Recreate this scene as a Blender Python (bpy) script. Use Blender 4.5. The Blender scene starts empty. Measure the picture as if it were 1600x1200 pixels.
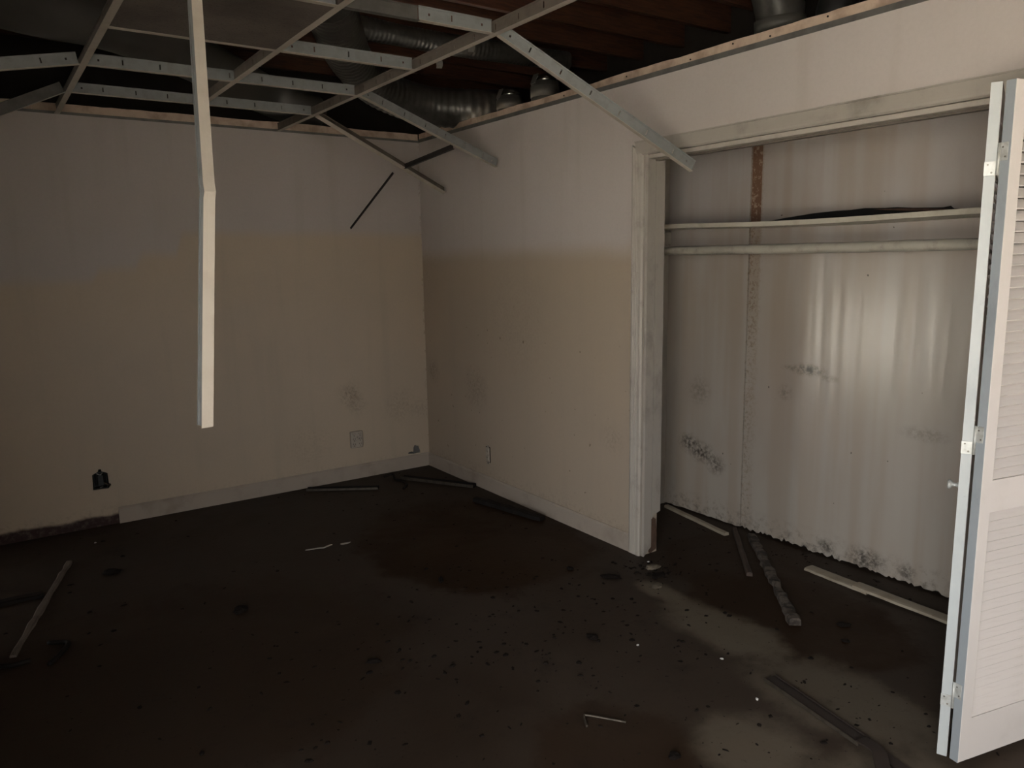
import bpy, bmesh, math, random
from mathutils import Vector, Matrix
random.seed(7)
S = bpy.context.scene
COL = S.collection

# ------------------------------------------------------------------ camera
FPX = 1190.9
cam_d = bpy.data.cameras.new('camera'); cam = bpy.data.objects.new('camera', cam_d); COL.objects.link(cam)
cam_d.sensor_fit = 'HORIZONTAL'; cam_d.sensor_width = 36.0; cam_d.lens = FPX / 1600 * 36.0; cam_d.clip_start = 0.02
CF = Vector((0.56272996, 0.81044556, -0.16282811)); CR = Vector((0.8197259, -0.57251457, -0.01662841)); CU = Vector((0.10669789, 0.12411712, 0.98651432))
m = Matrix((CR, CU, -CF)).transposed().to_4x4(); m.translation = (-2.7788, -5.1577, 1.5916)
cam.matrix_world = m
S.camera = cam

# ------------------------------------------------------------------ sky, exposure, daylight portals
S.view_settings.view_transform = 'Standard'; S.view_settings.look = 'None'
S.view_settings.gamma = 1.0; S.view_settings.use_curve_mapping = False
S.view_settings.exposure = 2.05
W = bpy.data.worlds.new('sky'); S.world = W; W.use_nodes = True
bg = W.node_tree.nodes['Background']; bg.inputs[0].default_value = (0.97, 0.99, 1.0, 1); bg.inputs[1].default_value = 4.6
XL, YF, XS = -3.50, -6.90, -5.60      # left wall, front wall, far wall of the added side room
WIN = [(XL, -4.75, -6.25, 0.45, 2.10), (XS, 0.90, 0.12, 0.05, 0.92)]      # wall x, y0, y1, z0, z1 of two windows, second in the added room
sun_d = bpy.data.lights.new('sun', 'SUN'); sun_d.energy = 34.0; sun_d.angle = math.radians(.6); sun_d.color = (1.0, .94, .86)
sun = bpy.data.objects.new('sun', sun_d); COL.objects.link(sun); sun.rotation_euler = (0, math.radians(24), 0)     # over the roof, onto the yard
for (wx, y0, y1, z0, z1) in WIN:
    ld = bpy.data.lights.new('daylight_portal', 'AREA'); ld.shape = 'RECTANGLE'; ld.size = abs(y1 - y0); ld.size_y = z1 - z0
    ld.cycles.is_portal = True
    lo = bpy.data.objects.new('daylight_portal', ld); COL.objects.link(lo)
    lo.matrix_world = Matrix.Translation((wx - 0.17, (y0 + y1) / 2, (z0 + z1) / 2)) @ Matrix(((0, 0, -1), (1, 0, 0), (0, -1, 0))).to_4x4()
FW = (-0.85, -0.20, 0.95, 1.65)      # x0, x1, z0, z1 of an unseen window added to brighten the back wall
ld = bpy.data.lights.new('daylight_portal', 'AREA'); ld.shape = 'RECTANGLE'; ld.size = FW[1] - FW[0]; ld.size_y = FW[3] - FW[2]; ld.cycles.is_portal = True
lo = bpy.data.objects.new('daylight_portal', ld); COL.objects.link(lo)
lo.matrix_world = Matrix.Translation(((FW[0] + FW[1]) / 2, YF - .11, (FW[2] + FW[3]) / 2)) @ Matrix.Rotation(math.pi / 2, 4, 'X')

H = 2.44      # height of the suspended grid

# ------------------------------------------------------------------ node helpers
class NT:
    def __init__(s, name):
        s.m = bpy.data.materials.new(name); s.m.use_nodes = True; s.t = s.m.node_tree
        s.b = s.t.nodes['Principled BSDF']
    def n(s, ty, **kw):
        nd = s.t.nodes.new(ty)
        for k, v in kw.items(): setattr(nd, k, v)
        return nd
    def put(s, sock, v):
        if isinstance(v, bpy.types.NodeSocket): s.t.links.new(v, sock)
        else: sock.default_value = v
    def math(s, op, a, b=0.0, c=0.0, clamp=False):
        nd = s.n('ShaderNodeMath', operation=op, use_clamp=clamp)
        s.put(nd.inputs[0], a); s.put(nd.inputs[1], b); s.put(nd.inputs[2], c)
        return nd.outputs[0]
    def pos(s):
        if not hasattr(s, '_p'):
            g = s.n('ShaderNodeNewGeometry'); s._p = g.outputs['Position']
        return s._p
    def obj(s):
        if not hasattr(s, '_o'): s._o = s.n('ShaderNodeTexCoord').outputs['Object']
        return s._o
    def xyz(s):
        if not hasattr(s, '_x'):
            q = s.n('ShaderNodeSeparateXYZ'); s.put(q.inputs[0], s.pos()); s._x = q.outputs
        return s._x
    def scaled(s, vec, sc):
        nd = s.n('ShaderNodeVectorMath', operation='MULTIPLY'); s.put(nd.inputs[0], vec); nd.inputs[1].default_value = sc
        return nd.outputs[0]
    def noise(s, scale, detail=4, rough=.55, vec=None, out='Fac', dist=0.0):
        nd = s.n('ShaderNodeTexNoise'); s.put(nd.inputs['Vector'], vec if vec is not None else s.pos())
        nd.inputs['Scale'].default_value = scale; nd.inputs['Detail'].default_value = detail
        nd.inputs['Roughness'].default_value = rough; nd.inputs['Distortion'].default_value = dist
        return nd.outputs[out]
    def rng(s, v, a, b, c=0.0, d=1.0, smooth=True):
        nd = s.n('ShaderNodeMapRange'); nd.interpolation_type = 'SMOOTHSTEP' if smooth else 'LINEAR'
        s.put(nd.inputs[0], v)
        for i, q in enumerate((a, b, c, d)): s.put(nd.inputs[1 + i], q)
        return nd.outputs[0]
    def mix(s, f, a, b, mode='MIX'):
        nd = s.n('ShaderNodeMix', data_type='RGBA', blend_type=mode)
        s.put(nd.inputs[0], f)
        for i, q in ((6, a), (7, b)):
            if not isinstance(q, bpy.types.NodeSocket) and len(q) == 3: q = (*q, 1)
            s.put(nd.inputs[i], q)
        return nd.outputs[2]
    def spot(s, c, r0, r1, axes=(1, 1, 1)):
        """1 near point c, 0 beyond r1; axes stretch the distance"""
        sub = s.n('ShaderNodeVectorMath', operation='SUBTRACT'); s.put(sub.inputs[0], s.pos()); sub.inputs[1].default_value = c
        ln = s.n('ShaderNodeVectorMath', operation='LENGTH'); s.put(ln.inputs[0], s.scaled(sub.outputs[0], axes))
        return s.rng(ln.outputs['Value'], r0, r1, 1.0, 0.0)
    def bump(s, h, strength=.2, dist=.01):
        nd = s.n('ShaderNodeBump'); nd.inputs['Strength'].default_value = strength; nd.inputs['Distance'].default_value = dist
        s.put(nd.inputs['Height'], h); s.put(s.b.inputs['Normal'], nd.outputs[0])
    def done(s, col, rough=.6, metal=0.0, spec=None):
        if not isinstance(col, bpy.types.NodeSocket) and len(col) == 3: col = (*col, 1)
        s.put(s.b.inputs['Base Color'], col); s.put(s.b.inputs['Roughness'], rough); s.put(s.b.inputs['Metallic'], metal)
        if spec is not None: s.b.inputs['Specular IOR Level'].default_value = spec
        return s.m

def speckle(t, col, mask, scale, lo, hi, dark, amount=1.0):
    n = t.noise(scale, 6, .7)
    f = t.math('MULTIPLY', mask, t.rng(n, lo, hi)); f = t.math('MULTIPLY', f, amount)
    return t.mix(f, col, dark)

UP = (.465, .412, .382); LOW = (.452, .372, .285); MOLD = (.075, .065, .05)
def wall_paint(name, kind):
    UP, LOW = ((.465, .412, .382), (.495, .40, .30)) if kind == 'back' else ((.53, .472, .440), (.415, .332, .25))
    t = NT(name); x, y, z = t.xyz()
    big = t.noise(1.3, 3); fine = t.noise(60, 3)
    edge = t.math('ADD', z, t.math('MULTIPLY', t.math('SUBTRACT', t.noise(3.0, 2), .5), .05))
    if kind == 'back':      # stepped tide line left by water
        th = t.math('ADD', 1.50, t.rng(x, -2.22, -2.16, 0, .07))
        th = t.math('ADD', th, t.rng(x, -1.98, -1.92, 0, .08)); th = t.math('ADD', th, t.rng(x, -1.74, -1.68, 0, .13))
        f = t.rng(t.math('SUBTRACT', edge, th), -.045, .045)
    else:
        f = t.rng(edge, 1.56, 1.70)
    col = t.mix(f, LOW, UP)
    col = t.mix(t.rng(big, .3, .75, 0, .22), col, (.36, .31, .26))
    col = t.mix(t.rng(fine, .35, .75, 0, .06), col, (.25, .22, .19))
    drips = t.noise(5.0, 3, .5, t.scaled(t.pos(), (1.6, 1.6, .12)))
    col = t.mix(t.rng(drips, .52, .75, 0, .18), col, (.33, .28, .22))
    if kind == 'back':
        sp = [((-.63, 0, .63), .01, .12, .9), ((-.58, 0, .54), .01, .10, .5), ((-.23, 0, .50), .02, .18, .4), ((-.95, 0, .30), .05, .25, .2), ((-.06, 0, .45), .01, .10, .4)]
        low = t.rng(z, .02, .16, .5, 0)
        cracks = t.math('MULTIPLY', t.rng(x, -.02, -.002), t.rng(t.noise(35, 4), .55, .62))
        col = t.mix(t.math('MULTIPLY', cracks, .4), col, (.2, .13, .07))
        torn = t.math('MULTIPLY', t.rng(x, -2.18, -2.20), t.rng(t.math('ADD', z, t.math('MULTIPLY', t.noise(9, 4), .05)), .075, .10, 1, 0))
        col = t.mix(torn, col, (.030, .009, .007))
    else:
        sp = [((0, -.10, .76), .01, .12, .9), ((0, -.72, .70), .02, .19, .75), ((0, -1.2, 1.2), .05, .5, .2), ((0, -.10, 1.5), .01, .3, .2), ((0, -2.12, .6), .01, .12, .4)]
        low = t.rng(z, .02, .22, .6, 0)
        dots = t.math('MULTIPLY', t.rng(t.noise(22, 1), .74, .78), t.rng(z, 1.3, 1.1))
        col = t.mix(t.math('MULTIPLY', dots, .7), col, (.12, .09, .06))
    for c, a, b, am in sp:
        col = speckle(t, col, t.spot(c, a, b), 55, .42, .72, MOLD, am * .8)
        col = speckle(t, col, t.spot(c, a, b * 1.3), 14, .40, .75, (.25, .20, .15), am * .6)
    col = speckle(t, col, low, 30, .45, .7, (.16, .13, .10))
    t.bump(t.noise(90, 3), .08, .004)
    return t.done(col, .5, 0, .35)

def closet_paint():
    t = NT('closet_panel_paint'); x, y, z = t.xyz()
    col = t.mix(t.rng(z, 1.2, 2.0), (.405, .358, .305), (.425, .385, .365))
    st = t.noise(7.0, 3, .5, t.scaled(t.pos(), (1, 1, .07)))
    col = t.mix(t.rng(st, .42, .66, 0, .45), col, (.33, .255, .19))
    blot = t.noise(2.2, 4, .6, t.scaled(t.pos(), (1, 1, .55)))
    col = t.mix(t.rng(blot, .45, .72, 0, .35), col, (.36, .28, .22))
    for c, a, b, am, ax in [((.76, -2.06, .78), .01, .12, .45, (1, 1, 1)), ((.76, -1.99, .44), .01, .11, 1.0, (1, 1, 1.3)), ((.76, -2.09, .40), .02, .13, 1.0, (1, 1, 1.5)), ((.76, -2.20, .345), .01, .10, .85, (1, 1, 1.2)), ((.76, -2.68, .985), .005, .07, .5, (1, 1, 3)), ((.76, -2.92, .955), .005, .08, .6, (1, 1, 3)),
                            ((.76, -2.80, .985), .02, .14, 1.0, (1, 1, 3)), ((.76, -3.42, .75), .02, .16, .35, (1, 1, 3.2)), ((.76, -2.66, .85), .01, .06, .5, (1, 1, 1)),
                            ((.76, -3.17, .055), .03, .14, 1.0, (1, 1, 1.6)), ((.76, -2.95, .06), .01, .07, 1.0, (1, 1, 1.3)), ((.76, -3.38, .06), .01, .06, .9, (1, 1, 1))]:
        col = speckle(t, col, t.spot(c, a, b, ax), 44, .36, .62, (.05, .042, .034), am * .9)
    col = t.mix(t.math('MULTIPLY', t.spot((.76, -2.80, .985), .0, .035, (1, 1, 2)), .85), col, (.04, .035, .025))
    jt = t.math('MULTIPLY', t.rng(y, -2.50, -2.40), t.rng(t.noise(60, 5, .7), .48, .62))
    jt = t.math('MULTIPLY', jt, t.rng(y, -2.385, -2.395))
    col = t.mix(t.math('MULTIPLY', jt, t.rng(z, .3, 1.7, .45, .85)), col, (.17, .115, .07))
    band = t.math('MULTIPLY', t.rng(y, -2.475, -2.455), t.rng(y, -2.385, -2.395))
    col = t.mix(t.math('MULTIPLY', band, t.rng(z, .9, 1.7, .08, .5)), col, (.25, .18, .12))
    low = t.rng(z, .015, .16, .9, 0)
    col = speckle(t, col, low, 26, .45, .7, (.14, .12, .10))
    dots = t.rng(t.noise(26, 1), .80, .82)
    col = t.mix(t.math('MULTIPLY', dots, .8), col, (.05, .04, .03))
    t.bump(t.noise(4.0, 2, .4, t.scaled(t.pos(), (1, 2.6, .08))), .24, .02)
    return t.done(col, .25, 0, .78)

def simple(name, col, rough=.6, metal=0.0, var=.25, scale=30, dark=None, bump=.1, stretch=(1, 1, 1), spec=None, lo=.4, hi=.7):
    t = NT(name); n = t.noise(scale, 5, .6, t.scaled(t.obj(), stretch))
    d = dark or tuple(c * .4 for c in col)
    c = t.mix(t.rng(n, lo, hi, 0, var), col, d)
    if bump: t.bump(n, bump, .003)
    return t.done(c, rough, metal, spec)

def floor_mat():
    t = NT('dirty_concrete'); x, y, z = t.xyz()
    n1 = t.noise(1.1, 6, .62, dist=.4); n2 = t.noise(5, 6, .65); n3 = t.noise(40, 4, .6)
    col = t.mix(t.rng(n1, .3, .7), (.034, .0225, .0152), (.056, .041, .0305))
    # wet brown patches
    for c, a, b, am, ax in [((-.60, -1.60, 0), .25, .95, 1.0, (1, .8, 1)), ((-2.2, -2.1, 0), .3, 1.3, .45, (1, 1, 1)), ((.05, -3.25, 0), .15, .62, .95, (1, .75, 1)), ((.35, -2.7, 0), .2, .6, .6, (1, 1, 1)), ((-1.25, -3.5, 0), .05, .5, .55, (1, 1, 1))]:
        sp = t.spot(c, a, b, ax); f = t.rng(t.math('ADD', sp, t.math('MULTIPLY', t.math('SUBTRACT', n2, .5), .9)), .35, .62)
        col = t.mix(t.math('MULTIPLY', f, am), col, (.027, .0128, .0052))
    # dried pale silt along the closet threshold
    for c, a, b, am, ax in [((-.24, -2.72, 0), .02, .22, .9, (1.6, .8, 1)), ((-.30, -3.15, 0), .05, .42, .9, (1.5, .7, 1)), ((-.38, -3.75, 0), .05, .5, .7, (1.2, .8, 1)), ((-.85, -3.72, 0), .03, .35, .7, (1, 1, 1)), ((-.75, -4.2, 0), .1, .5, .5, (1, 1, 1))]:
        sp = t.spot(c, a, b, ax); f = t.rng(t.math('ADD', sp, t.math('MULTIPLY', t.math('SUBTRACT', n2, .5), 1.2)), .30, .85)
        col = t.mix(t.math('MULTIPLY', f, am), col, (.145, .118, .086))
    col = t.mix(t.rng(n2, .55, .75, 0, .5), col, (.020, .0145, .011))
    col = t.mix(t.rng(n3, .60, .75, 0, .5), col, (.015, .011, .008))
    t.bump(t.math('ADD', n2, t.math('MULTIPLY', n3, .35)), .25, .006)
    return t.done(col, t.rng(n1, .35, .7, .50, .75), 0, .16)

def wood(name, a, b, rough=.7, stretch=(1.2, 14, 14), scale=5):
    t = NT(name); n = t.noise(scale, 5, .6, t.scaled(t.obj(), stretch), dist=.6)
    t.bump(n, .15, .004)
    return t.done(t.mix(t.rng(n, .3, .7), a, b), rough)

def dirty_white(name, base, dirt, amt=.5, scale=7, rough=.45, stretch=(1, 1, 1)):
    t = NT(name); n = t.noise(scale, 6, .65, t.scaled(t.obj(), stretch)); n2 = t.noise(60, 4, .6, t.obj())
    c = t.mix(t.rng(n, .48, .72, 0, amt), base, dirt)
    c = t.mix(t.rng(n2, .66, .78, 0, amt * .4), c, tuple(q * .6 for q in dirt))
    t.bump(n2, .06, .003)
    return t.done(c, rough, 0, .4)

M = {}
M['wall_back'] = wall_paint('back_wall_paint', 'back'); M['wall_right'] = wall_paint('right_wall_paint', 'right')
M['wall_other'] = simple('plain_wall_paint', (.42, .37, .31), .6, var=.3, scale=3)
M['closet'] = closet_paint(); M['floor'] = floor_mat()
M['raw_board'] = simple('raw_gypsum_board', (.54, .41, .315), .85, var=.6, scale=10, dark=(.24, .155, .105), bump=.3)
M['angle'] = simple('dark_grey_angle', (.16, .15, .14), .55, .3, var=.5, scale=9)  # dark grey line along the ceiling edge
M['trim'] = dirty_white('dirty_trim_paint', (.43, .385, .33), (.24, .20, .17), .5, 9)
M['jamb'] = dirty_white('streaked_jamb_paint', (.375, .335, .290), (.17, .150, .130), .7, 5, stretch=(1, .6, .6))
M['base'] = dirty_white('baseboard_paint', (.385, .322, .265), (.20, .155, .12), .45, 5)
M['door'] = dirty_white('door_paint', (.62, .57, .54), (.45, .40, .36), .3, 4)
M['door_edge'] = dirty_white('door_edge_paint', (.46, .475, .465), (.30, .315, .33), .6, 5, stretch=(1, 1, .6))
M['door_edge_grey'] = dirty_white('darker_grey_door_edge', (.30, .32, .335), (.15, .155, .17), .5, 5, stretch=(1, 1, .5))  # leaf two's edge, darker grey than leaf one's
M['hinge'] = simple('painted_hinge', (.52, .52, .49), .4, .2, var=.5, scale=40, dark=(.25, .22, .18))
M['screw'] = simple('screw_head', (.20, .18, .15), .4, .6, var=.3)
M['tee_web'] = simple('galvanised_tee_web', (.23, .235, .232), .5, .15, var=.35, scale=25, dark=(.15, .14, .13), bump=.03)
M['tee_face'] = simple('cream_tee_face', (.43, .375, .315), .5, 0, var=.35, scale=12, dark=(.27, .22, .175), bump=.03)
M['tee_cream'] = simple('cream_bent_bar_face', (.52, .46, .385), .5, 0, var=.3, scale=12, dark=(.34, .28, .22), bump=.03)
M['tee_dirty'] = simple('stained_tee_web', (.09, .083, .073), .6, .1, var=.5, scale=14, dark=(.045, .04, .034), bump=.03)
M['tee_brown'] = simple('brown_stained_shaded_web', (.155, .128, .105), .6, .1, var=.5, scale=14, dark=(.08, .062, .05), bump=.03)  # brown stain, with the shade on the webs put into the colour
M['tee_dark'] = simple('shaded_underside_bar', (.022, .016, .013), .7, .1, var=.5, scale=20)  # near-black: the bars' shaded undersides put into the colour
M['tile'] = None
M['joist'] = wood('red_brown_joist', (.098, .035, .0155), (.046, .017, .0085))
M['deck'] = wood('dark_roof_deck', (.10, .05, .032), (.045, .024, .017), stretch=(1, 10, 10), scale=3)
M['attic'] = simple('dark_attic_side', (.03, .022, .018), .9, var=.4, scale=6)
M['duct'] = simple('foil_flex_duct', (.070, .066, .058), .36, .35, var=.5, scale=18, dark=(.025, .022, .019))
M['duct_wrap'] = simple('grey_duct_wrap', (.070, .064, .056), .6, .05, var=.3, scale=6, dark=(.04, .036, .031))
M['tape'] = simple('grey_duct_tape', (.085, .080, .070), .5, .1, var=.3)
M['strap'] = simple('pale_hanger_strap', (.17, .158, .14), .6, 0, var=.3)
M['silver'] = simple('bright_sheet_metal', (.30, .29, .27), .25, .9, var=.4, scale=12)
M['shelf'] = dirty_white('shelf_paint', (.46, .42, .34), (.26, .22, .16), .5, 6)
M['rod'] = dirty_white('closet_rod_paint', (.38, .35, .29), (.20, .17, .14), .6, 16)
M['joint'] = simple('rust_stained_stud', (.16, .085, .05), .9, var=.7, scale=45, dark=(.36, .27, .20), bump=.3, lo=.52, hi=.62)
M['cavity_shade'] = simple('cavity_shade_black', (.012, .010, .009), .95, var=.2, bump=0)  # near-black colour paints the shade inside holes and gaps
M['ragged'] = simple('swollen_wood_edge', (.10, .055, .035), .9, var=.6, scale=20)
M['plastic'] = simple('yellowed_outlet_plastic', (.42, .36, .295), .4, 0, var=.3, scale=25)
M['black'] = simple('black_plastic', (.012, .012, .012), .5, var=.2)
M['steel'] = simple('outlet_steel', (.55, .53, .50), .3, .9, var=.3)
M['char'] = simple('blackened_wet_wood', (.008, .006, .005), .7, var=.5, scale=22, dark=(.018, .013, .010), spec=.2)
M['pale_wood'] = simple('pale_batten', (.15, .12, .095), .7, var=.6, scale=30, dark=(.06, .045, .033), stretch=(.4, 1, 1))
M['brown_wood'] = wood('brown_batten', (.075, .048, .034), (.036, .023, .016))
M['crust'] = simple('crusted_bar', (.105, .082, .064), .85, var=.95, scale=18, dark=(.022, .015, .011), bump=.4, stretch=(1.6, 1, 1), lo=.42, hi=.60)
M['board'] = dirty_white('fallen_board_paint', (.33, .28, .21), (.20, .15, .10), .6, 9)
M['rust'] = simple('rusted_track', (.026, .016, .011), .8, .1, var=.6, scale=30, dark=(.032, .023, .018))
M['wire'] = simple('tarnished_wire', (.12, .098, .076), .45, .6, var=.6, scale=30)
M['paper'] = simple('torn_pale_scrap', (.15, .12, .085), .85, var=.5, scale=25)
M['white_bit'] = simple('white_plaster_crumb', (.68, .66, .62), .8, var=.2)
M['sliver'] = simple('pale_sliver', (.42, .38, .33), .7, var=.4, scale=40)
M['crumb'] = simple('dark_litter', (.009, .006, .0045), .9, var=.6, scale=8, dark=(.02, .014, .010), spec=.15)
M['grass'] = simple('dry_yard', (.36, .345, .305), .9, var=.3, scale=3)
M['frame'] = simple('window_frame_paint', (.6, .58, .54), .5, var=.2)
def tile_mat():
    t = NT('perforated_ceiling_tile'); v = t.n('ShaderNodeTexVoronoi'); t.put(v.inputs['Vector'], t.obj()); v.inputs['Scale'].default_value = 90
    n = t.noise(3, 5, .6, t.obj())
    c = t.mix(t.rng(n, .35, .7), (.135, .108, .090), (.080, .063, .052))
    c = t.mix(t.rng(v.outputs['Distance'], .10, .30, .6, 0), c, (.032, .025, .02))
    t.bump(v.outputs['Distance'], .3, .003)
    return t.done(c, .85)
M['tile'] = tile_mat()

# ------------------------------------------------------------------ mesh helpers
def mesh_obj(name, bm, mat, parent=None, smooth=False):
    bmesh.ops.recalc_face_normals(bm, faces=bm.faces)
    me = bpy.data.meshes.new(name); bm.to_mesh(me); bm.free()
    for f in me.polygons: f.use_smooth = smooth
    me.materials.append(M[mat] if isinstance(mat, str) else mat)
    o = bpy.data.objects.new(name, me); COL.objects.link(o)
    if parent: o.parent = parent
    return o
def inst(name, me, parent=None):
    o = bpy.data.objects.new(name, me); COL.objects.link(o)
    if parent: o.parent = parent
    return o
def tag(o, label=None, cat=None, group=None, kind=None):
    if label: o['label'] = label
    if cat: o['category'] = cat
    if group: o['group'] = group
    if kind: o['kind'] = kind
    return o
def struct(o, label=None): return tag(o, label, None, None, 'structure')
def empty(name, loc=(0, 0, 0), rot=None):
    o = bpy.data.objects.new(name, None); COL.objects.link(o); o.empty_display_size = .05
    if rot is None: o.location = loc
    else:
        mm = rot.to_4x4(); mm.translation = loc; o.matrix_world = mm
    return o
def box(bm, a, b, bevel=0.0, mat=None):
    a, b = Vector(a), Vector(b); c = (a + b) / 2; d = b - a
    r = bmesh.ops.create_cube(bm, size=1); vs = r['verts']
    bmesh.ops.scale(bm, vec=d, verts=vs)
    if bevel:
        es = list({e for v in vs for e in v.link_edges})
        rb = bmesh.ops.bevel(bm, geom=es, offset=bevel, segments=1, affect='EDGES'); vs = list({v for f in rb['faces'] for v in f.verts} | {v for v in vs if v.is_valid})
        # bevel keeps everything connected; gather the island
        seen = set(vs); st = list(vs)
        while st:
            v = st.pop()
            for e in v.link_edges:
                w = e.other_vert(v)
                if w not in seen: seen.add(w); st.append(w)
        vs = list(seen)
    if mat is not None: bmesh.ops.transform(bm, matrix=mat, verts=vs)
    bmesh.ops.translate(bm, vec=c, verts=vs)
    return vs
def boxo(name, a, b, mat, parent=None, bevel=0.0):
    bm = bmesh.new(); box(bm, a, b, bevel); return mesh_obj(name, bm, mat, parent)
def plate(outer, holes, to3, nrm, th):
    """flat plate with holes; to3 maps (u,v) to 3D, extruded th along nrm"""
    bm = bmesh.new()
    edges = []
    for loop in [outer] + holes:
        vs = [bm.verts.new(to3(*p)) for p in loop]
        for i in range(len(vs)): edges.append(bm.edges.new((vs[i], vs[(i + 1) % len(vs)])))
    bmesh.ops.triangle_fill(bm, use_beauty=True, use_dissolve=False, edges=edges)
    r = bmesh.ops.extrude_face_region(bm, geom=list(bm.faces))
    vv = [v for v in r['geom'] if isinstance(v, bmesh.types.BMVert)]
    bmesh.ops.translate(bm, vec=Vector(nrm) * th, verts=vv)
    return bm
def rect(u0, v0, u1, v1): return [(u0, v0), (u1, v0), (u1, v1), (u0, v1)]
def tube(bm, pts, rad, seg=10, cap=True, ridges=None):
    """sweep circles along pts (radius scalar or list)"""
    pts = [Vector(p) for p in pts]; n = len(pts); rings = []
    up = Vector((0, 0, 1)); prev = None
    for i, p in enumerate(pts):
        d = (pts[min(i + 1, n - 1)] - pts[max(i - 1, 0)]).normalized()
        if prev is None:
            a = d.cross(up)
            if a.length < 1e-3: a = d.cross(Vector((1, 0, 0)))
            a.normalize()
        else:
            a = (prev - d * prev.dot(d)).normalized()
        prev = a; b = d.cross(a); r = rad[i] if isinstance(rad, (list, tuple)) else rad
        rings.append([bm.verts.new(p + (a * math.cos(2 * math.pi * k / seg) + b * math.sin(2 * math.pi * k / seg)) * r) for k in range(seg)])
    for i in range(n - 1):
        for k in range(seg): bm.faces.new((rings[i][k], rings[i][(k + 1) % seg], rings[i + 1][(k + 1) % seg], rings[i + 1][k]))
    if cap: bm.faces.new(rings[0]); bm.faces.new(rings[-1])
def catmull(P, k=8):
    P = [Vector(p) for p in P]; out = []; Q = [P[0] * 2 - P[1]] + P + [P[-1] * 2 - P[-2]]
    for i in range(1, len(Q) - 2):
        for j in range(k):
            t = j / k; a, b, c, d = Q[i - 1:i + 3]
            out.append(.5 * ((2 * b) + (c - a) * t + (2 * a - 5 * b + 4 * c - d) * t * t + (3 * b - a - 3 * c + d) * t ** 3))
    out.append(P[-1]); return out
def frame_rot(d, up=(0, 0, 1)):
    d = Vector(d).normalized(); s = Vector(up).cross(d)
    if s.length < 1e-4: s = Vector((0, 1, 0)).cross(d)
    s.normalize(); u = d.cross(s)
    return Matrix((d, s, u)).transposed()

# ------------------------------------------------------------------ room shell
f = struct(boxo('floor', (XL - .2, YF - .2, -.15), (1.2, .25, 0), 'floor'), 'dark water-stained bare concrete floor strewn with litter')

def yz(x): return lambda u, v: (x, u, v)
def xz(y): return lambda u, v: (u, y, v)
hole_corner = [(-.165, .112), (-.160, .122), (-.145, .124), (-.135, .121), (-.133, .145), (-.128, .156), (-.120, .158), (-.113, .152), (-.102, .150), (-.093, .120), (-.095, .108), (-.13, .106)]
box_hole = [(-2.325, .235), (-2.240, .232), (-2.225, .250), (-2.228, .262), (-2.236, .262), (-2.238, .330), (-2.270, .345), (-2.272, .360), (-2.286, .360), (-2.290, .346), (-2.322, .330)]
hole_corner = [(-.127 + (u + .127) * 1.55, .107 + (v - .107) * 1.35) for u, v in hole_corner]
wb = struct(mesh_obj('wall_back', plate(rect(XL - .1, 0, .12, H), [hole_corner, box_hole], xz(0), (0, 1, 0), .013), 'wall_back'), 'drab water-stained back wall facing the camera')
boxo('cavity_shade_backing', (XL - .1, .085, 0), (.12, .10, H + .0), 'cavity_shade', wb)  # dark sheet behind the holes, painted as the shade within the wall
YJ0, YJ1 = -2.345, -4.30        # closet opening along the right wall
HT = 2.085
opening = [(.0, 0), (.0, H), (YF, H), (YF, 0), (YJ1, 0), (YJ1, HT), (YJ0, HT), (YJ0, 0)]
wr = struct(mesh_obj('wall_right', plate(opening, [], yz(0), (1, 0, 0), .115), 'wall_right'), 'right wall with the wide closet opening')
_, wy0, wy1, wz0, wz1 = WIN[0]
wl_outer = [(YF, 0), (-1.02, 0), (-1.02, 2.05), (-.10, 2.05), (-.10, 0), (0, 0), (0, H + .84), (YF, H + .84)]      # with a doorway added to let in light from the unseen room
struct(mesh_obj('wall_left', plate(wl_outer, [rect(wy1, wz0, wy0, wz1)], yz(XL), (-1, 0, 0), .16), 'wall_other'))
# unseen room added beyond the doorway, its window makes the closet glow
_, sy0, sy1, sz0, sz1 = WIN[1]
struct(mesh_obj('wall_added_room_left', plate(rect(-1.3, 0, 1.9, H), [rect(sy1, sz0, sy0, sz1)], yz(XS), (-1, 0, 0), .16), 'wall_other'))
struct(boxo('wall_added_room_near', (XS, -1.4, 0), (XL - .16, -1.3, H), 'wall_other')); struct(boxo('wall_added_room_far', (XS, 1.9, 0), (XL - .1, 2.0, H), 'wall_other'))
struct(boxo('wall_added_room_right', (XL - .16, .0, 0), (XL - .1, 1.9, H), 'wall_other'))
struct(boxo('ceiling_added_room', (XS, -1.4, H), (XL - .16, 2.0, H + .05), 'wall_other')); struct(boxo('floor_added_room', (XS - .1, -1.4, -.15), (XL - .2, 2.0, 0), 'floor'))
struct(mesh_obj('wall_front', plate(rect(XL - .16, 0, 1.0, H + .84), [rect(FW[0], FW[2], FW[1], FW[3])], xz(YF), (0, -1, 0), .1), 'wall_other'))
w = struct(empty('window_3', ((FW[0] + FW[1]) / 2, YF - .05, FW[2]))); hw = (FW[1] - FW[0]) / 2; hh = FW[3] - FW[2]; bm = bmesh.new()  # window added out of view to light the back wall
for a, b in (((-hw, -.02, 0), (-hw + .04, .02, hh)), ((hw - .04, -.02, 0), (hw, .02, hh)), ((-hw + .04, -.02, 0), (hw - .04, .02, .04)), ((-hw + .04, -.02, hh - .04), (hw - .04, .02, hh))): box(bm, a, b)
mesh_obj('window_frame', bm, 'frame', w); boxo('window_mullion', (-hw + .04, -.015, hh / 2 - .015), (hw - .04, .015, hh / 2 + .015), 'frame', w)
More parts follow.
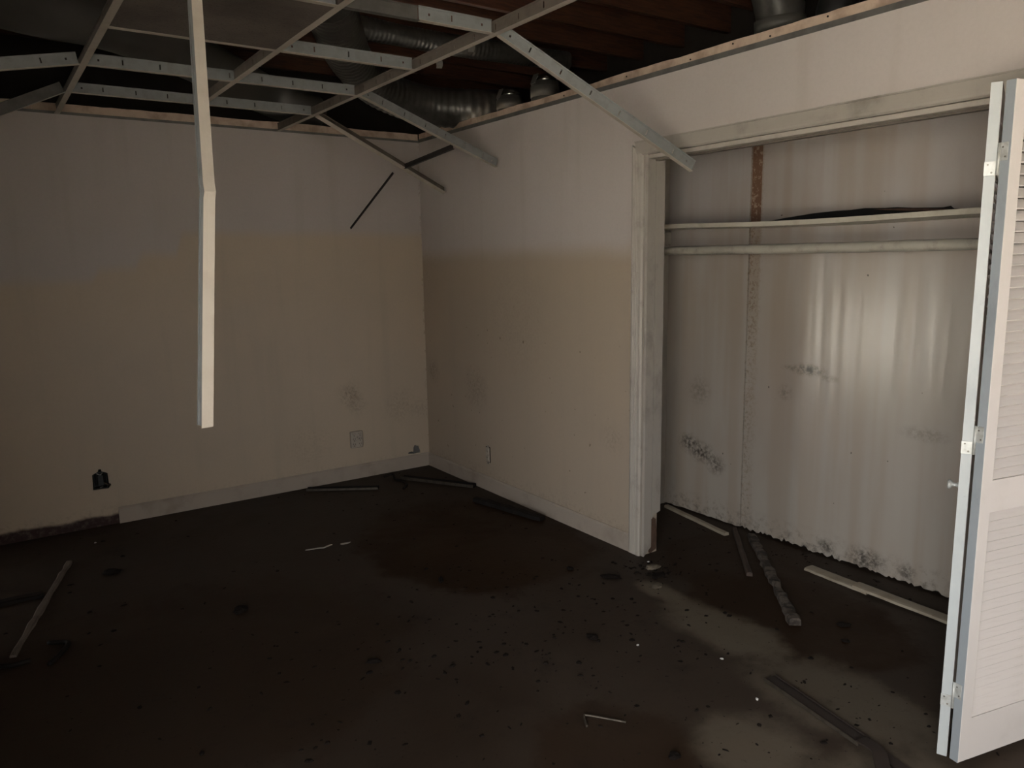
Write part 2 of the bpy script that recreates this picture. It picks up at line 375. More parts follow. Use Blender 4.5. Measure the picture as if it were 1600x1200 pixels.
# windows
for i, (wx, y0, y1, z0, z1) in enumerate(WIN):
    w = struct(empty('window_%d' % (i + 1), (wx - .08, (y0 + y1) / 2, z0)))
    bm = bmesh.new(); hw = abs(y1 - y0) / 2; hh = z1 - z0
    for a, b in (((-.02, -hw, 0), (.02, -hw + .04, hh)), ((-.02, hw - .04, 0), (.02, hw, hh)), ((-.02, -hw + .04, 0), (.02, hw - .04, .04)), ((-.02, -hw + .04, hh - .04), (.02, hw - .04, hh))): box(bm, a, b)
    mesh_obj('window_frame', bm, 'frame', w)
    boxo('window_mullion', (-.015, -.015, .04), (.015, .015, hh - .04), 'frame', w)
struct(boxo('ground_outside', (-60, -50, -.35), (30, 40, -.25), 'grass'))

# raw board above the removed ceiling edge, ragged along its top, in butted lengths
def ragged(u0, u1, v0, v1, step, amp, seed):
    r = random.Random(seed); pts = [(u0, v0), (u1, v0)]; n = max(2, int(abs(u1 - u0) / step)); drift = 0
    for i in range(n + 1):
        u = u1 + (u0 - u1) * i / n; drift = drift * .8 + r.uniform(-amp, amp) * .6
        pts.append((u, v1 + drift + r.uniform(-amp, amp) * .35))
    return pts
k = 0
for a, b in ((XL, -2.42), (-2.42, -1.2), (-1.2, 0)):
    o = mesh_obj('board_edge', plate(ragged(a, b - .001, H + .014, H + .060, .05, .0035, 40 + k), [], xz(.006), (0, 1, 0), .014), 'raw_board', wb); k += 1
for a, b in ((0, -1.22), (-1.22, -2.44), (-2.44, -3.66), (-3.66, -4.9), (-4.9, YF)):
    o = mesh_obj('board_edge', plate(ragged(a, b + .001, H + .022, H + .060, .05, .003, 60 + k), [], yz(.006), (1, 0, 0), .014), 'raw_board', wr); k += 1
boxo('wall_angle', (XL, -.003, H - .001), (0, .02, H + .014), 'angle', wb)
boxo('wall_angle', (-.003, YF, H - .001), (.02, -.004, H + .022), 'angle', wr)
# nail holes in the raw board
nb = bmesh.new(); bmesh.ops.create_cone(nb, cap_ends=True, segments=8, radius1=.004, radius2=.004, depth=.003)
nm = mesh_obj('nail_head', nb, 'cavity_shade', wr); nm.rotation_euler = (0, math.pi / 2, 0); nm.location = (.005, -3.31, H + .045)
for yy, zz in ((-3.05, .034), (-2.86, .047), (-2.62, .033), (-2.2, .04), (-1.7, .036), (-3.6, .045)):
    o = inst('nail_head', nm.data, wr); o.rotation_euler = nm.rotation_euler; o.location = (.005, yy, H + zz)

# baseboards
def baseb(name, a, b, h, axis):
    prof = [(0, 0), (.013, 0), (.013, h - .012), (.006, h), (0, h)]
    bm = bmesh.new(); r = []
    for t in (a, b): r.append([bm.verts.new((t, -q, z) if axis == 0 else (-q, t, z)) for q, z in prof])
    n = len(prof)
    for i in range(n): bm.faces.new((r[0][i], r[0][(i + 1) % n], r[1][(i + 1) % n], r[1][i]))
    bm.faces.new(r[0]); bm.faces.new(r[1])
    return struct(mesh_obj(name, bm, 'base'))
baseb('baseboard_back', -2.20, 0, .103, 0)
baseb('baseboard_right', -.014, -2.265, .10, 1)

# ------------------------------------------------------------------ closet
CX = .76
struct(boxo('wall_closet_left', (.115, -1.79, 0), (.92, -1.70, H), 'wall_other'))
struct(boxo('wall_closet_right', (.115, -4.50, 0), (.92, -4.40, H), 'wall_other'))
cb = struct(boxo('wall_closet_back', (.80, -4.40, 0), (.90, -1.79, H), 'cavity_shade'), 'closet back wall of loose glossy panels with mould')
struct(boxo('ceiling_closet', (.115, -4.40, H - .02), (.90, -1.79, H + .02), 'wall_other'))
def ragline(u0, u1, v, step, amp, seed, spikes=0):
    r = random.Random(seed); n = int(abs(u1 - u0) / step); out = []
    for i in range(n + 1):
        u = u0 + (u1 - u0) * i / n
        out.append((u, v + r.uniform(-amp, amp) + (spikes if r.random() < .12 else 0)))
    return out
# left panel, right lower panel, right upper panel (its bottom edge has sprung away above the shelf)
lp = [(-1.79, H - .02)] + ragline(-1.79, -2.392, .008, .03, .004, 3) + [(-2.392, H - .02)]
mesh_obj('panel', plate(lp, [], yz(CX - .004), (1, 0, 0), .012), 'closet', cb)
rl = [(-4.40, 1.742)] + ragline(-4.40, -2.396, .012, .014, .009, 5, .012) + [(-2.396, 1.742)]
mesh_obj('panel', plate(rl, [], yz(CX), (1, 0, 0), .010), 'closet', cb)
ru = [(-2.46, H - .02), (-2.46, 1.755), (-2.487, 1.762), (-2.60, 1.776), (-2.778, 1.792), (-2.9, 1.797), (-2.98, 1.796), (-3.054, 1.801), (-3.15, 1.796), (-3.211, 1.796), (-3.29, 1.788), (-3.358, 1.785), (-3.42, 1.782), (-3.455, 1.787), (-3.47, 1.774), (-3.55, 1.766), (-4.40, 1.755), (-4.40, H - .02)]
mesh_obj('panel', plate(ru, [], yz(CX), (1, 0, 0), .010), 'closet', cb)
st = mesh_obj('joint_strip', plate(rect(-2.46, 1.742, -2.39, H - .02), [], yz(CX + .006), (1, 0, 0), .012), 'joint', cb); tag(st, 'rust-brown stripe of bare stud between the closet panels')
mesh_obj('torn_edge', plate([(-3.10, 1.794), (-3.25, 1.788), (-3.36, 1.781), (-3.48, 1.770), (-3.48, 1.762), (-3.30, 1.774), (-3.15, 1.786)], [], yz(CX - .002), (1, 0, 0), .006), 'ragged', cb)

# shelf with cleats
sh = tag(empty('closet_shelf', (.42, -1.79, 1.72)), 'long painted closet shelf above the hanging rod', 'shelf')
def shelf_board():
    bm = bmesh.new(); n = 24; rings = []
    for i in range(n + 1):
        y = -2.605 * i / n; yy = -1.79 + y
        z = .030 - .010 * math.exp(-((yy + 3.0) / .6) ** 2) - .012 * min(1, i / 8)
        rings.append([bm.verts.new(q) for q in ((0, y, z - .004), (0, y, z + .019), (.335, y, z + .019), (.335, y, z - .004))])
    for i in range(n):
        for k in range(4): bm.faces.new((rings[i][k], rings[i][(k + 1) % 4], rings[i + 1][(k + 1) % 4], rings[i + 1][k]))
    bm.faces.new(rings[0]); bm.faces.new(rings[-1]); return bm
mesh_obj('shelf_board', shelf_board(), 'shelf', sh)
boxo('cleat', (.0, -.02, -.060), (.335, 0, .013), 'shelf', sh, .002)
boxo('cleat', (.0, -2.61, -.060), (.335, -2.59, .010), 'shelf', sh, .002)
rd = tag(empty('hanging_rod', (.43, -1.81, 1.618)), 'painted round hanging rod below the closet shelf', 'rod')
bm = bmesh.new(); tube(bm, [(0, -2.58 * i / 12, -.003 * math.sin(math.pi * i / 12)) for i in range(13)], .0235, 16); mesh_obj('rod', bm, 'rod', rd, True)
for yy in (0.0, -2.58):
    bm = bmesh.new(); tube(bm, [(0, yy - .009, 0), (0, yy + .009, 0)], .036, 16); mesh_obj('rod_socket', bm, 'rod', rd)

# closet door casing: left fluted trim, jamb, head casing, head jamb / track
tl = struct(empty('trim_1', (0, -2.30, 0)), 'fluted white casing and rotted jamb left of the closet')
def fluted():
    # profile across the width (y from -2.262 to -2.345), grooves pressed in
    prof = [(0, 0), (0, .013)]
    w = .083; gs = (.018, .030, .042, .054)
    for g in gs: prof += [(g - .004, .018), (g - .0015, .0145), (g + .0015, .0145), (g + .004, .018)]
    prof += [(.074, .018), (w, .012), (w, 0)]
    bm = bmesh.new(); r = []
    for zz in (0, 1):
        ring = []
        for u, d in prof:
            z = (0.0 if zz == 0 else 2.138 - .70 * u)
            ring.append(bm.verts.new((-d, .038 - u, z)))
        r.append(ring)
    n = len(prof)
    for i in range(n): bm.faces.new((r[0][i], r[0][(i + 1) % n], r[1][(i + 1) % n], r[1][i]))
    bmesh.ops.triangle_fill(bm, use_beauty=True, edges=[e for e in bm.edges if all(v in r[0] for v in e.verts)])
    bmesh.ops.triangle_fill(bm, use_beauty=True, edges=[e for e in bm.edges if all(v in r[1] for v in e.verts)])
    return bm
mesh_obj('casing', fluted(), 'trim', tl)
# jamb boards: two strips with a crack between; lower end rotted away diagonally
jl1 = [(-.002, .0), (.052, .045), (.052, 2.085), (-.002, 2.085)]
jl2 = [(.055, .20), (.075, .222), (.118, .235), (.118, 2.085), (.055, 2.085)]
for jj in (jl1, jl2):
    mesh_obj('jamb_board', plate(jj, [], lambda u, v: (u, -.049, v), (0, -1, 0), .018), 'jamb', tl)
boxo('gap_shade', (.006, -.0488, .22), (.112, -.0452, 2.07), 'cavity_shade', tl)  # black filler strip painting the shade in the crack beside the casing
rot = [(.056, .005), (.100, .02), (.105, .10), (.096, .19), (.072, .205), (.056, .19)]
mesh_obj('rotted_stud', plate(rot, [], lambda u, v: (u, -.043, v), (0, -1, 0), .014), 'ragged', tl)
th_ = struct(empty('trim_2', (0, -2.36, 2.085)), 'grimy head casing across the top of the closet')
def head_casing():
    prof = [(0, .0), (.010, .0), (.016, .006), (.018, .015), (.018, .060), (.021, .062), (.021, .067), (0, .067)]
    bm = bmesh.new(); r = []
    for e in (0, 1):
        ring = []
        for d, z in prof:
            y = (.060 + z * .2) if e == 0 else -2.05
            ring.append(bm.verts.new((-d, y, z)))
        r.append(ring)
    n = len(prof)
    for i in range(n): bm.faces.new((r[0][i], r[0][(i + 1) % n], r[1][(i + 1) % n], r[1][i]))
    bm.faces.new(r[0]); bm.faces.new(r[1]); return bm
mesh_obj('casing', head_casing(), 'jamb', th_)
boxo('head_jamb', (.0, -1.925, -.022), (.115, .005, -.002), 'trim', th_, .002)
boxo('door_track', (.045, -1.92, -.030), (.071, -.01, -.022), 'tee_brown', th_, .001)
tr = struct(empty('trim_3', (0, -4.30, 0)))
boxo('casing', (-.017, -.078, 0), (0, 0, 2.084), 'trim', tr, .003)
boxo('jamb_board', (0, -.0, 0), (.115, .018, 2.063), 'jamb', tr, .002)

# ------------------------------------------------------------------ folded louvred bifold door
dr = struct(empty('door_1', (-.45, -4.15, .03)), 'white louvred bifold closet door folded open at the right')
LW, LT, LH = .478, .028, 2.012
slat_bm = bmesh.new(); box(slat_bm, (-.5, -.5, -.5), (.5, .5, .5)); slat_me = bpy.data.meshes.new('slat'); slat_bm.to_mesh(slat_me); slat_bm.free()
def leaf(base, d, side, edge_mat, name):
    """leaf frame: local x along the leaf from the folded apex, y across its thickness (0..LT), z up"""
    d = Vector(d).normalized(); s = Vector((-d.y, d.x, 0)) * side
    R = Matrix((d, s, Vector((0, 0, 1)))).transposed()
    rootm = R.to_4x4(); rootm.translation = Vector(base) - dr.location
    SW = .047
    bm = bmesh.new()
    box(bm, (.0015, 0, 0), (SW, LT, LH), .0015); box(bm, (LW - SW, 0, 0), (LW, LT, LH), .002)
    for z0, z1 in ((0, .140), (.800, .898), (1.918, LH)): box(bm, (SW, .001, z0), (LW - SW, LT - .001, z1))
    fr = mesh_obj(name, bm, 'door', dr); fr.matrix_local = rootm
    boxo('stile_edge', (0, .0005, .0005), (.0014, LT - .0005, LH - .0005), edge_mat, fr)
    sm = slat_me.copy(); sm.materials.append(M['door'])
    for z0, z1 in ((.140, .800), (.898, 1.918)):
        n = int(round((z1 - z0) / .0312)); p = (z1 - z0) / n
        for i in range(n):
            o = inst('slat', sm, fr)
            o.scale = (LW - 2 * SW, .0055, .0355); o.location = (LW / 2, LT / 2, z0 + (i + .5) * p)
            o.rotation_euler = (math.radians(-44), 0, 0)
    return fr
# leaf 2: louvred face turned to the camera;  leaf 1: seen edge on
d2 = (.97503, -.22206, 0); d1 = (.9315, .3637, 0)
b2 = Vector((-.4520, -4.183, .03)); leaf2 = leaf(b2, d2, 1, 'door_edge_grey', 'louvre_leaf')
b1 = Vector((-.4515, -4.135, .03)) - Vector((-.3637, .9315, 0)) * LT / 2; leaf1 = leaf(b1, d1, 1, 'door_edge', 'louvre_leaf')
def hinge(z):
    h = empty('hinge_pivot'); bpy.data.objects.remove(h)
    pl = boxo('hinge', (-.0018, .001, z - .026), (0.0, LT + .001, z + .026 - .014), 'hinge', leaf1, .0005)
    boxo('hinge', (-.0018, -.001, z + .012), (0.0, LT - .010, z + .064), 'hinge', leaf2, .0005) if False else None
    p2 = boxo('hinge', (-.0018, .006, z + .012), (0.0, LT + .001, z + .060), 'hinge', leaf2, .0005)
    bm = bmesh.new(); tube(bm, [(-.003, -.004, z - .026), (-.003, -.004, z + .060)], .0042, 10); mesh_obj('hinge_knuckle', bm, 'hinge', leaf1, True)
    for lf, ys, zs in ((leaf1, (.010, .020), (z - .018, z + .004)), (leaf2, (.013, .021), (z + .022, z + .048))):
        for yy, zz in zip(ys, zs):
            bm = bmesh.new(); bmesh.ops.create_cone(bm, cap_ends=True, segments=10, radius1=.0028, radius2=.0022, depth=.0014)
            o = mesh_obj('screw', bm, 'screw', lf); o.rotation_euler = (0, -math.pi / 2, 0); o.location = (-.0022, yy, zz)
for z in (1.790, 1.000, .196): hinge(z)
# knob on leaf 1, standing out into the opening
bm = bmesh.new()
tube(bm, [(.055, LT + t, .862) for t in (0, .004, .008, .016, .020, .024, .028, .031)], [.010, .009, .006, .006, .010, .0145, .0145, .011], 16)
tag(mesh_obj('knob', bm, 'hinge', leaf1, True), 'round grey door knob')

# ------------------------------------------------------------------ what lies above the grid
ce = struct(boxo('ceiling', (XL - .2, YF - .2, 3.28), (1.6, 1.3, 3.32), 'deck'), 'dark roof deck and joists above the open ceiling grid')
jb = bmesh.new(); box(jb, ((XL - .1), -.019, 0), (1.5, .019, .235)); jo = mesh_obj('joist', jb, 'joist', ce); jo.location = (0, .85, 3.04)
for i in range(1, 19):
    o = inst('joist', jo.data, ce); o.location = (0, .85 - .406 * i, 3.04)
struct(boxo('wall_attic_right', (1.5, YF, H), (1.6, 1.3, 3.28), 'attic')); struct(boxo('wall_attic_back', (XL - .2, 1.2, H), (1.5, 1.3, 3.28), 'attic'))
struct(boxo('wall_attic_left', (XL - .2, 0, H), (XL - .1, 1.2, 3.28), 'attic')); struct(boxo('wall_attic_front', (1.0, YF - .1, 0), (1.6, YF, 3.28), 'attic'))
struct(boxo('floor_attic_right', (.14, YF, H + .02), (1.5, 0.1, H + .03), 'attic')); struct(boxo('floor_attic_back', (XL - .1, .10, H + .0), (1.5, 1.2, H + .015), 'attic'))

def duct(name, pts, r, mat, label, ribs=.022, depth=.06, group=None):
    P = catmull(pts, 10); L = 0; R = []; Q = []
    # resample finely so that the wire ribs show
    d = [0]
    for a, b in zip(P, P[1:]): d.append(d[-1] + (b - a).length)
    step = ribs / 4; n = int(d[-1] / step); j = 0
    for i in range(n + 1):
        s = i * step
        while j < len(d) - 2 and d[j + 1] < s: j += 1
        t = (s - d[j]) / max(1e-6, d[j + 1] - d[j]); Q.append(P[j].lerp(P[j + 1], t))
        R.append(r * (1 + depth * math.cos(2 * math.pi * i / 4) * (.6 + .4 * math.sin(i * .13)) + .03 * math.sin(i * .05)))
    root = tag(empty(name, Q[0]), label, 'duct', group)
    bm = bmesh.new(); tube(bm, [q - Q[0] for q in Q], R, 18); mesh_obj('sleeve', bm, mat, root, True)
    return root, Q
fd, Q = duct('flexible_duct', [(-1.32, -1.62, 2.80), (-1.12, -1.25, 2.78), (-.86, -.82, 2.74), (-.55, -.50, 2.68), (-.18, -.42, 2.62), (.14, -.56, 2.60), (.40, -.62, 2.62)], .125, 'duct', 'silvery ribbed flexible duct sagging behind the long grid bar', .052, .03)
gd, Q2 = duct('wrapped_duct', [(-3.3, -1.35, 2.80), (-2.55, -.88, 2.78), (-2.15, -.78, 2.77), (-1.75, -.50, 2.75), (-1.30, -.12, 2.70), (-.95, .22, 2.68), (-.6, .5, 2.68)], .13, 'duct_wrap', 'smooth grey wrapped duct crossing the dark left ceiling void', .12, .006)
ud, Q3 = duct('flexible_duct', [(-1.1, -.78, 2.96), (-.7, -.72, 2.955), (-.2, -.70, 2.95), (.3, -.72, 2.95), (.8, -.75, 2.95)], .065, 'duct', 'thin dark duct running level above the sagging ribbed duct', .03, .03)
def hanger(name, c, label, rz):
    out = [(.030 + .055 * math.sin(math.radians(a)) - .03, .06 * math.cos(math.radians(a))) for a in range(0, 130, 12)]
    inn = [(u - .030 - .012 * math.sin(k * .28), v * .8 - .004) for k, (u, v) in enumerate(out)]
    bm = plate(out + inn[::-1], [], lambda u, v: (u, 0, v), (0, 1, 0), .003)
    o = mesh_obj(name, bm, 'strap'); o.location = c; o.rotation_euler = (0, 0, rz); return tag(o, label, 'strap', None)
hanger('hanger_strap', (-.40, -1.33, 2.76), 'pale curled duct strap beside the nearer grid crossing', -.61)
hanger('hanger_strap', (-.36, -.90, 2.765), 'pale curled duct strap behind the middle of the long grid bar', -.61)
def collar(c, r, h, label):
    t = tag(empty('duct_collar', c), label, 'duct collar', None)
    bm = bmesh.new(); tube(bm, [(0, 0, 0), (0, 0, h)], r, 20); mesh_obj('pipe', bm, 'duct', t, True)
    bm = bmesh.new(); tube(bm, [(0, 0, h * .52), (0, 0, h * .86)], r * 1.05, 20); mesh_obj('tape_band', bm, 'tape', t, True)
    bm = bmesh.new(); tube(bm, [(0, 0, h), (0, 0, h + r * .3), (0, 0, h + r * .55), (0, 0, h + r * .62)], [r * .92, r * .78, r * .4, .01], 20); mesh_obj('dome', bm, 'silver', t, True)
    bm = bmesh.new(); box(bm, (-r * .95, -r * .3, h * .9), (-r * .92, r * .3, h + r * .55), 0, Matrix.Rotation(math.radians(25), 4, 'Y')); mesh_obj('strap', bm, 'tape', t)
    return t
collar((.24, -.84, H + .03), .085, .17, 'taped duct collar farther from the closet, above the right wall')
collar((.24, -1.22, H + .03), .085, .19, 'taped duct collar partly behind the fallen cross bar')
bd = tag(empty('foil_duct', (.33, -2.86, H + .03)), 'crinkled silver foil duct standing behind the right wall top', 'duct')
bm = bmesh.new(); tube(bm, [(0, 0, 0), (0, 0, .06), (0, 0, .12), (-.01, 0, .2), (-.04, .02, .30), (-.09, .05, .42)], [.10, .108, .10, .108, .10, .105], 20); mesh_obj('sleeve', bm, 'duct', bd, True)
bm = bmesh.new(); tube(bm, [(-.004, 0, .11), (-.01, 0, .165)], .112, 20); mesh_obj('tape_band', bm, 'tape', bd, True)
bm = bmesh.new(); tube(bm, [(.35, -3.12, H + .03), (.35, -3.12, H + .16), (.37, -3.14, H + .3)], [.08, .085, .08], 16); o = mesh_obj('rubber_pipe', bm, 'black', None, True); tag(o, 'black pipe standing beside the silver foil duct', 'pipe')

# ------------------------------------------------------------------ suspended grid
WEB = .052; FL = .027
def tee(P0, P1, label, group, web='tee_web', face='tee_face', roll=0.0, slots=True, name='cross_tee', up=(0, 0, 1), cat='ceiling bar', wh=WEB, fl=FL, spacing=.1525):
    P0, P1 = Vector(P0), Vector(P1); L = (P1 - P0).length
    R = frame_rot(P1 - P0, up) @ Matrix.Rotation(roll, 3, 'X')
    t = tag(empty(name, P0, R), label, cat, group)
    hs = []
    if slots:
        x = .045
        hs.append(rect(x - .004, wh * .42, x + .004, wh * .60)); hs.append(rect(L - x - .004, wh * .42, L - x + .004, wh * .60))
        x = .14
        while x < L - .10:
            hs.append(rect(x - .003, wh * .32, x + .003, wh * .74)); x += spacing
    mesh_obj('web', plate(rect(.002, .0015, L - .002, wh - .006), hs, lambda u, v: (u, -.0008, v), (0, 1, 0), .0016), web, t)
    boxo('bulb', (.002, -.0032, wh - .006), (L - .002, .0032, wh), web, t)
    boxo('flange', (0, -fl / 2, 0), (L, fl / 2, .0015), face, t)
    return t
AX, BX, CXg = -1.04, -1.667, -2.30
GY, FY, EY, DY = -2.575, -1.925, -1.285, -.655
g = 'bars of the suspended ceiling grid'
tee((AX, -.004, H), (AX, -5.2, H), 'long main bar crossing the ceiling to the top centre edge', g, name='main_tee', web='tee_brown')
tee((CXg, -.004, H), (CXg, -5.2, H), 'main bar at the left, meeting the back wall above the open electrical box', g, name='main_tee', web='tee_brown')
tee((BX, DY - .03, H + .0005), (BX, GY - .66, H + .0005), 'short bar along the right side of the ceiling tile', g, web='tee_brown')
e_ = FL / 2 + .001
tee((CXg + e_, DY, H), (AX - e_, DY, H), 'slotted cross bar nearest the back wall', g)
tee((CXg + e_, EY, H), (AX - e_, EY, H), 'slotted cross bar second from the back wall', g)
tee((CXg + e_, FY, H), (BX - e_, FY, H), 'cross bar holding the far edge of the ceiling tile', g)
tee((BX + e_, FY, H), (AX - e_, FY, H), 'slotted cross bar in front of the ribbed flexible duct', g)
tee((CXg + e_, GY, H), (BX - e_, GY, H), 'cross bar on the near side of the ceiling tile', g)
tee((BX + e_, GY, H), (-1.37, GY, H), 'stained dark half of the broken cross bar at the top', g, web='tee_dirty', face='tee_dirty', slots=False)
tee((-1.372, GY - .004, H + .001), (AX - e_, GY - .004, H + .001), 'clean white half of the broken cross bar at the top', g)
gf = 'fallen bars hanging from the grid'
tee((AX + e_, GY, H), (-.142, -2.772, 1.955), 'fallen slotted bar slanting down in front of the closet corner', gf)
tee((AX + e_, EY, H), (-.054, -1.10, 2.150), 'fallen slotted bar slanting down to the right wall by the corner', gf)
tee((AX + e_, DY, H), (-.089, -.518, 2.036), 'fallen bar crossing in front of the room corner', gf, web='tee_brown', slots=False, roll=-.55)
tee((CXg - e_, EY, H), (-3.36, -1.24, 2.235), 'slotted bar sagging to the left frame edge', gf)
tee((CXg - e_, DY, H), (-3.20, -.60, 2.02), 'bar drooping towards the left edge just below the sagging slotted bar', gf, web='tee_dirty', slots=False, roll=-.4)
tee((-.375, -1.13, 2.235), (-.43, -.605, 2.172), 'short dark bar linking the two fallen bars by the corner', gf, web='tee_dark', face='tee_dark', slots=False, wh=.030, fl=.018)
tee((-.47, -.52, 2.150), (-.568, -.012, 1.813), 'thin dark bar slanting down onto the back wall', gf, web='tee_dark', face='tee_dark', slots=False, wh=.012, fl=.010)

# long bent bar hanging straight down into the room
def bent_bar():
    top = Vector((-2.220, -2.933, 2.44)); mid = Vector((-2.3178, -3.2930, 1.7535)); bot = Vector((-2.3766, -3.3471, 1.2189))
    t = tag(empty('bent_cross_tee', top), 'bent cream bar hanging straight down from the ceiling at left', 'ceiling bar', gf)
    view = Vector((.25, 1, 0)).normalized()     # the web lies behind the cream face
    face_n = -Vector((-.22, .975, 0)).normalized(); side = Vector((0, 0, 1)).cross(face_n).normalized()
    def strip(pts, w0, w1, d0, d1, shift=0):
        bm = bmesh.new(); V = []
        for p, ex in pts:
            q = p - top + side * (shift + ex)
            V.append([bm.verts.new(q + side * w0 - face_n * d0), bm.verts.new(q + side * w1 - face_n * d0), bm.verts.new(q + side * w1 - face_n * d1), bm.verts.new(q + side * w0 - face_n * d1)])
        for a, b in zip(V, V[1:]):
            for k in range(4): bm.faces.new((a[k], a[(k + 1) % 4], b[(k + 1) % 4], b[k]))
        bm.faces.new(V[0]); bm.faces.new(V[-1]); return bm
    pm = mid.lerp(top, .03); pn = mid.lerp(bot, .03)
    P = [(top, 0), (pm, 0), (mid, .002), (pn, 0), (bot, 0)]
    mesh_obj('flange', strip(P, -.0138, .0138, 0, .0016), 'tee_cream', t)
    mesh_obj('web', strip(P, -.0008, .0008, .0016, .040), 'tee_web', t)
    mesh_obj('bulb', strip(P, -.003, .003, .040, .046), 'tee_web', t)
bent_bar()
# lay-in tile
tl_ = boxo('ceiling_tile', (-.305, -.312, 0), (.305, .312, .014), 'tile'); tl_.location = ((BX + CXg) / 2, (FY + GY) / 2, H + .0022); tag(tl_, 'brown-stained perforated ceiling tile still lying in the grid', 'ceiling tile')

# ------------------------------------------------------------------ outlets and holes
def six_way():
    t = tag(empty('outlet_adapter', (-.606, 0, .297)), 'six-way plug adapter plate on the back wall near the corner', 'outlet')
    bm = bmesh.new(); box(bm, (-.048, -.026, -.062), (.048, -.0005, .062), .006); mesh_obj('cover', bm, 'plastic', t)
    for cx in (-.023, .023):
        for cz in (-.038, 0, .038):
            for a, b in (((cx - .009, cz + .002), (cx - .006, cz + .012)), ((cx + .006, cz + .002), (cx + .009, cz + .011)), ((cx - .003, cz - .010), (cx + .003, cz - .004))):
                boxo('socket_slot', (a[0], -.0265, a[1]), (b[0], -.0255, b[1]), 'black', t)
    bm = bmesh.new(); tube(bm, [(0, -.0285, .019), (0, -.0255, .019)], .004, 10); mesh_obj('screw', bm, 'screw', t)
six_way()
def duplex():
    t = tag(empty('wall_receptacle', (0, -.854, .256)), 'bare double receptacle without cover in the right wall', 'outlet')
    boxo('opening', (-.0012, -.028, -.055), (-.0003, .026, .055), 'cavity_shade', t)  # flat dark patch painting the shaded recess round the receptacle
    bm = bmesh.new(); box(bm, (-.008, -.021, -.050), (-.0012, .020, .050), .002); mesh_obj('body', bm, 'plastic', t)
    boxo('yoke', (-.0035, -.010, -.066), (-.0012, .010, .066), 'steel', t)
    for cz in (-.022, .022):
        bm = bmesh.new(); box(bm, (-.011, -.014, cz - .015), (-.008, .014, cz + .015), .003); fce = mesh_obj('socket_face', bm, 'plastic', t)
        for yy in (-.006, .006): boxo('socket_slot', (-.0115, yy - .001, cz - .002), (-.0109, yy + .001, cz + .008), 'black', fce)
duplex()
def open_box():
    t = tag(empty('electrical_box', (-2.28, 0, .29)), 'open black electrical box in the back wall at left', 'electrical box')
    bm = bmesh.new()
    for a, b in (((-.036, .002, -.05), (-.033, .06, .05)), ((.033, .002, -.05), (.036, .06, .05)), ((-.036, .002, -.053), (.036, .06, -.05)), ((-.036, .002, .05), (.036, .06, .053)), ((-.036, .057, -.05), (.036, .06, .05))): box(bm, a, b)
    mesh_obj('box_shell', bm, 'black', t)
    bm = bmesh.new(); box(bm, (-.017, -.004, -.034), (.017, .03, .034), .003); mesh_obj('receptacle', bm, 'black', t)
    bm = bmesh.new(); tube(bm, [(-.018, -.006, .046), (-.009, -.008, .040), (0, -.009, .036), (.007, -.008, .041), (.013, -.006, .047)], .0028, 8); mesh_obj('ear', bm, 'steel', t)
    bm = bmesh.new(); tube(bm, [(-.008, -.006, -.043), (.0, -.008, -.041), (.010, -.006, -.039)], .003, 8); mesh_obj('ear', bm, 'steel', t)
    bm = bmesh.new(); tube(bm, [(.018, .01, -.02), (.034, -.004, -.030), (.044, -.003, -.040), (.046, -.002, -.030)], .004, 8); mesh_obj('cable_stub', bm, 'brown_wood', t)
open_box()

# ------------------------------------------------------------------ things lying on the floor
def bar(name, P0, P1, w, h, mat, label, cat, z=.0, group=None, jag=.0, seg=10, seed=1, channel=False, z1=None):
    """uneven stick between two floor points, resting on the floor"""
    SEGS.append((P0, P1, w * .75 + .012)); r = random.Random(seed); a = Vector((P0[0], P0[1], z + .001)); b = Vector((P1[0], P1[1], (z if z1 is None else z1) + .001)); L = (b - a).length
    t = empty(name, a, frame_rot(b - a)); tag(t, label, cat, group)
    bm = bmesh.new(); V = []
    for i in range(seg + 1):
        x = L * i / seg; j = lambda: r.uniform(-jag, jag)
        dw = w * (1 + j()); dh = h * (1 + j()); o = j() * w * .3
        V.append([bm.verts.new(q) for q in ((x, -dw / 2 + o, 0), (x, dw / 2 + o, 0), (x, dw / 2 * .92 + o, dh * .8), (x, dw / 2 * .6 + o, dh), (x, -dw / 2 * .6 + o, dh), (x, -dw / 2 * .92 + o, dh * .8))])
    for p, q in zip(V, V[1:]):
        for k in range(6): bm.faces.new((p[k], p[(k + 1) % 6], q[(k + 1) % 6], q[k]))
    bm.faces.new(V[0]); bm.faces.new(V[-1])
    body = mesh_obj('core', bm, mat, t)
    if channel:
        for s in (-1, 1):
            bm = bmesh.new(); box(bm, (0, s * w / 2 - .002, .001), (L, s * w / 2 + .002, h * 1.35)); mesh_obj('lip', bm, 'wire' if s < 0 else mat, t)
    return t
fg = 'strips of debris on the floor'; SEGS = [((-.556, -3.93), (-.66, -4.16), .06), ((-.535, -3.94), (-.60, -4.35), .05), ((-.43, -.155), (-.43, -.475), .06), ((-2.69, -1.53), (-2.70, -1.74), .06), ((-2.9, -1.45), (-2.72, -1.62), .06)]
bar('metal_channel', (-1.02, -.07), (-.60, -.345), .045, .012, 'char', 'blackened channel strip on the floor under the six-way adapter', 'metal strip', group=fg, channel=True, seed=2)
bar('charred_strip', (-.352, -.225), (-.045, -.735), .050, .016, 'char', 'long black strip on the floor ending at the right wall', 'wood strip', group=fg, jag=.12, seed=3, channel=True)
bar('charred_batten', (-.205, -1.0), (-.085, -1.58), .050, .030, 'char', 'thick black batten on the floor along the right wall', 'wood strip', group=fg, jag=.15, seed=4)
bar('pale_batten', (-2.525, -.554), (-2.818, -1.573), .028, .012, 'pale_wood', 'pale thin batten lying on the floor at left', 'wood strip', group=fg, jag=.25, seg=18, seed=5)
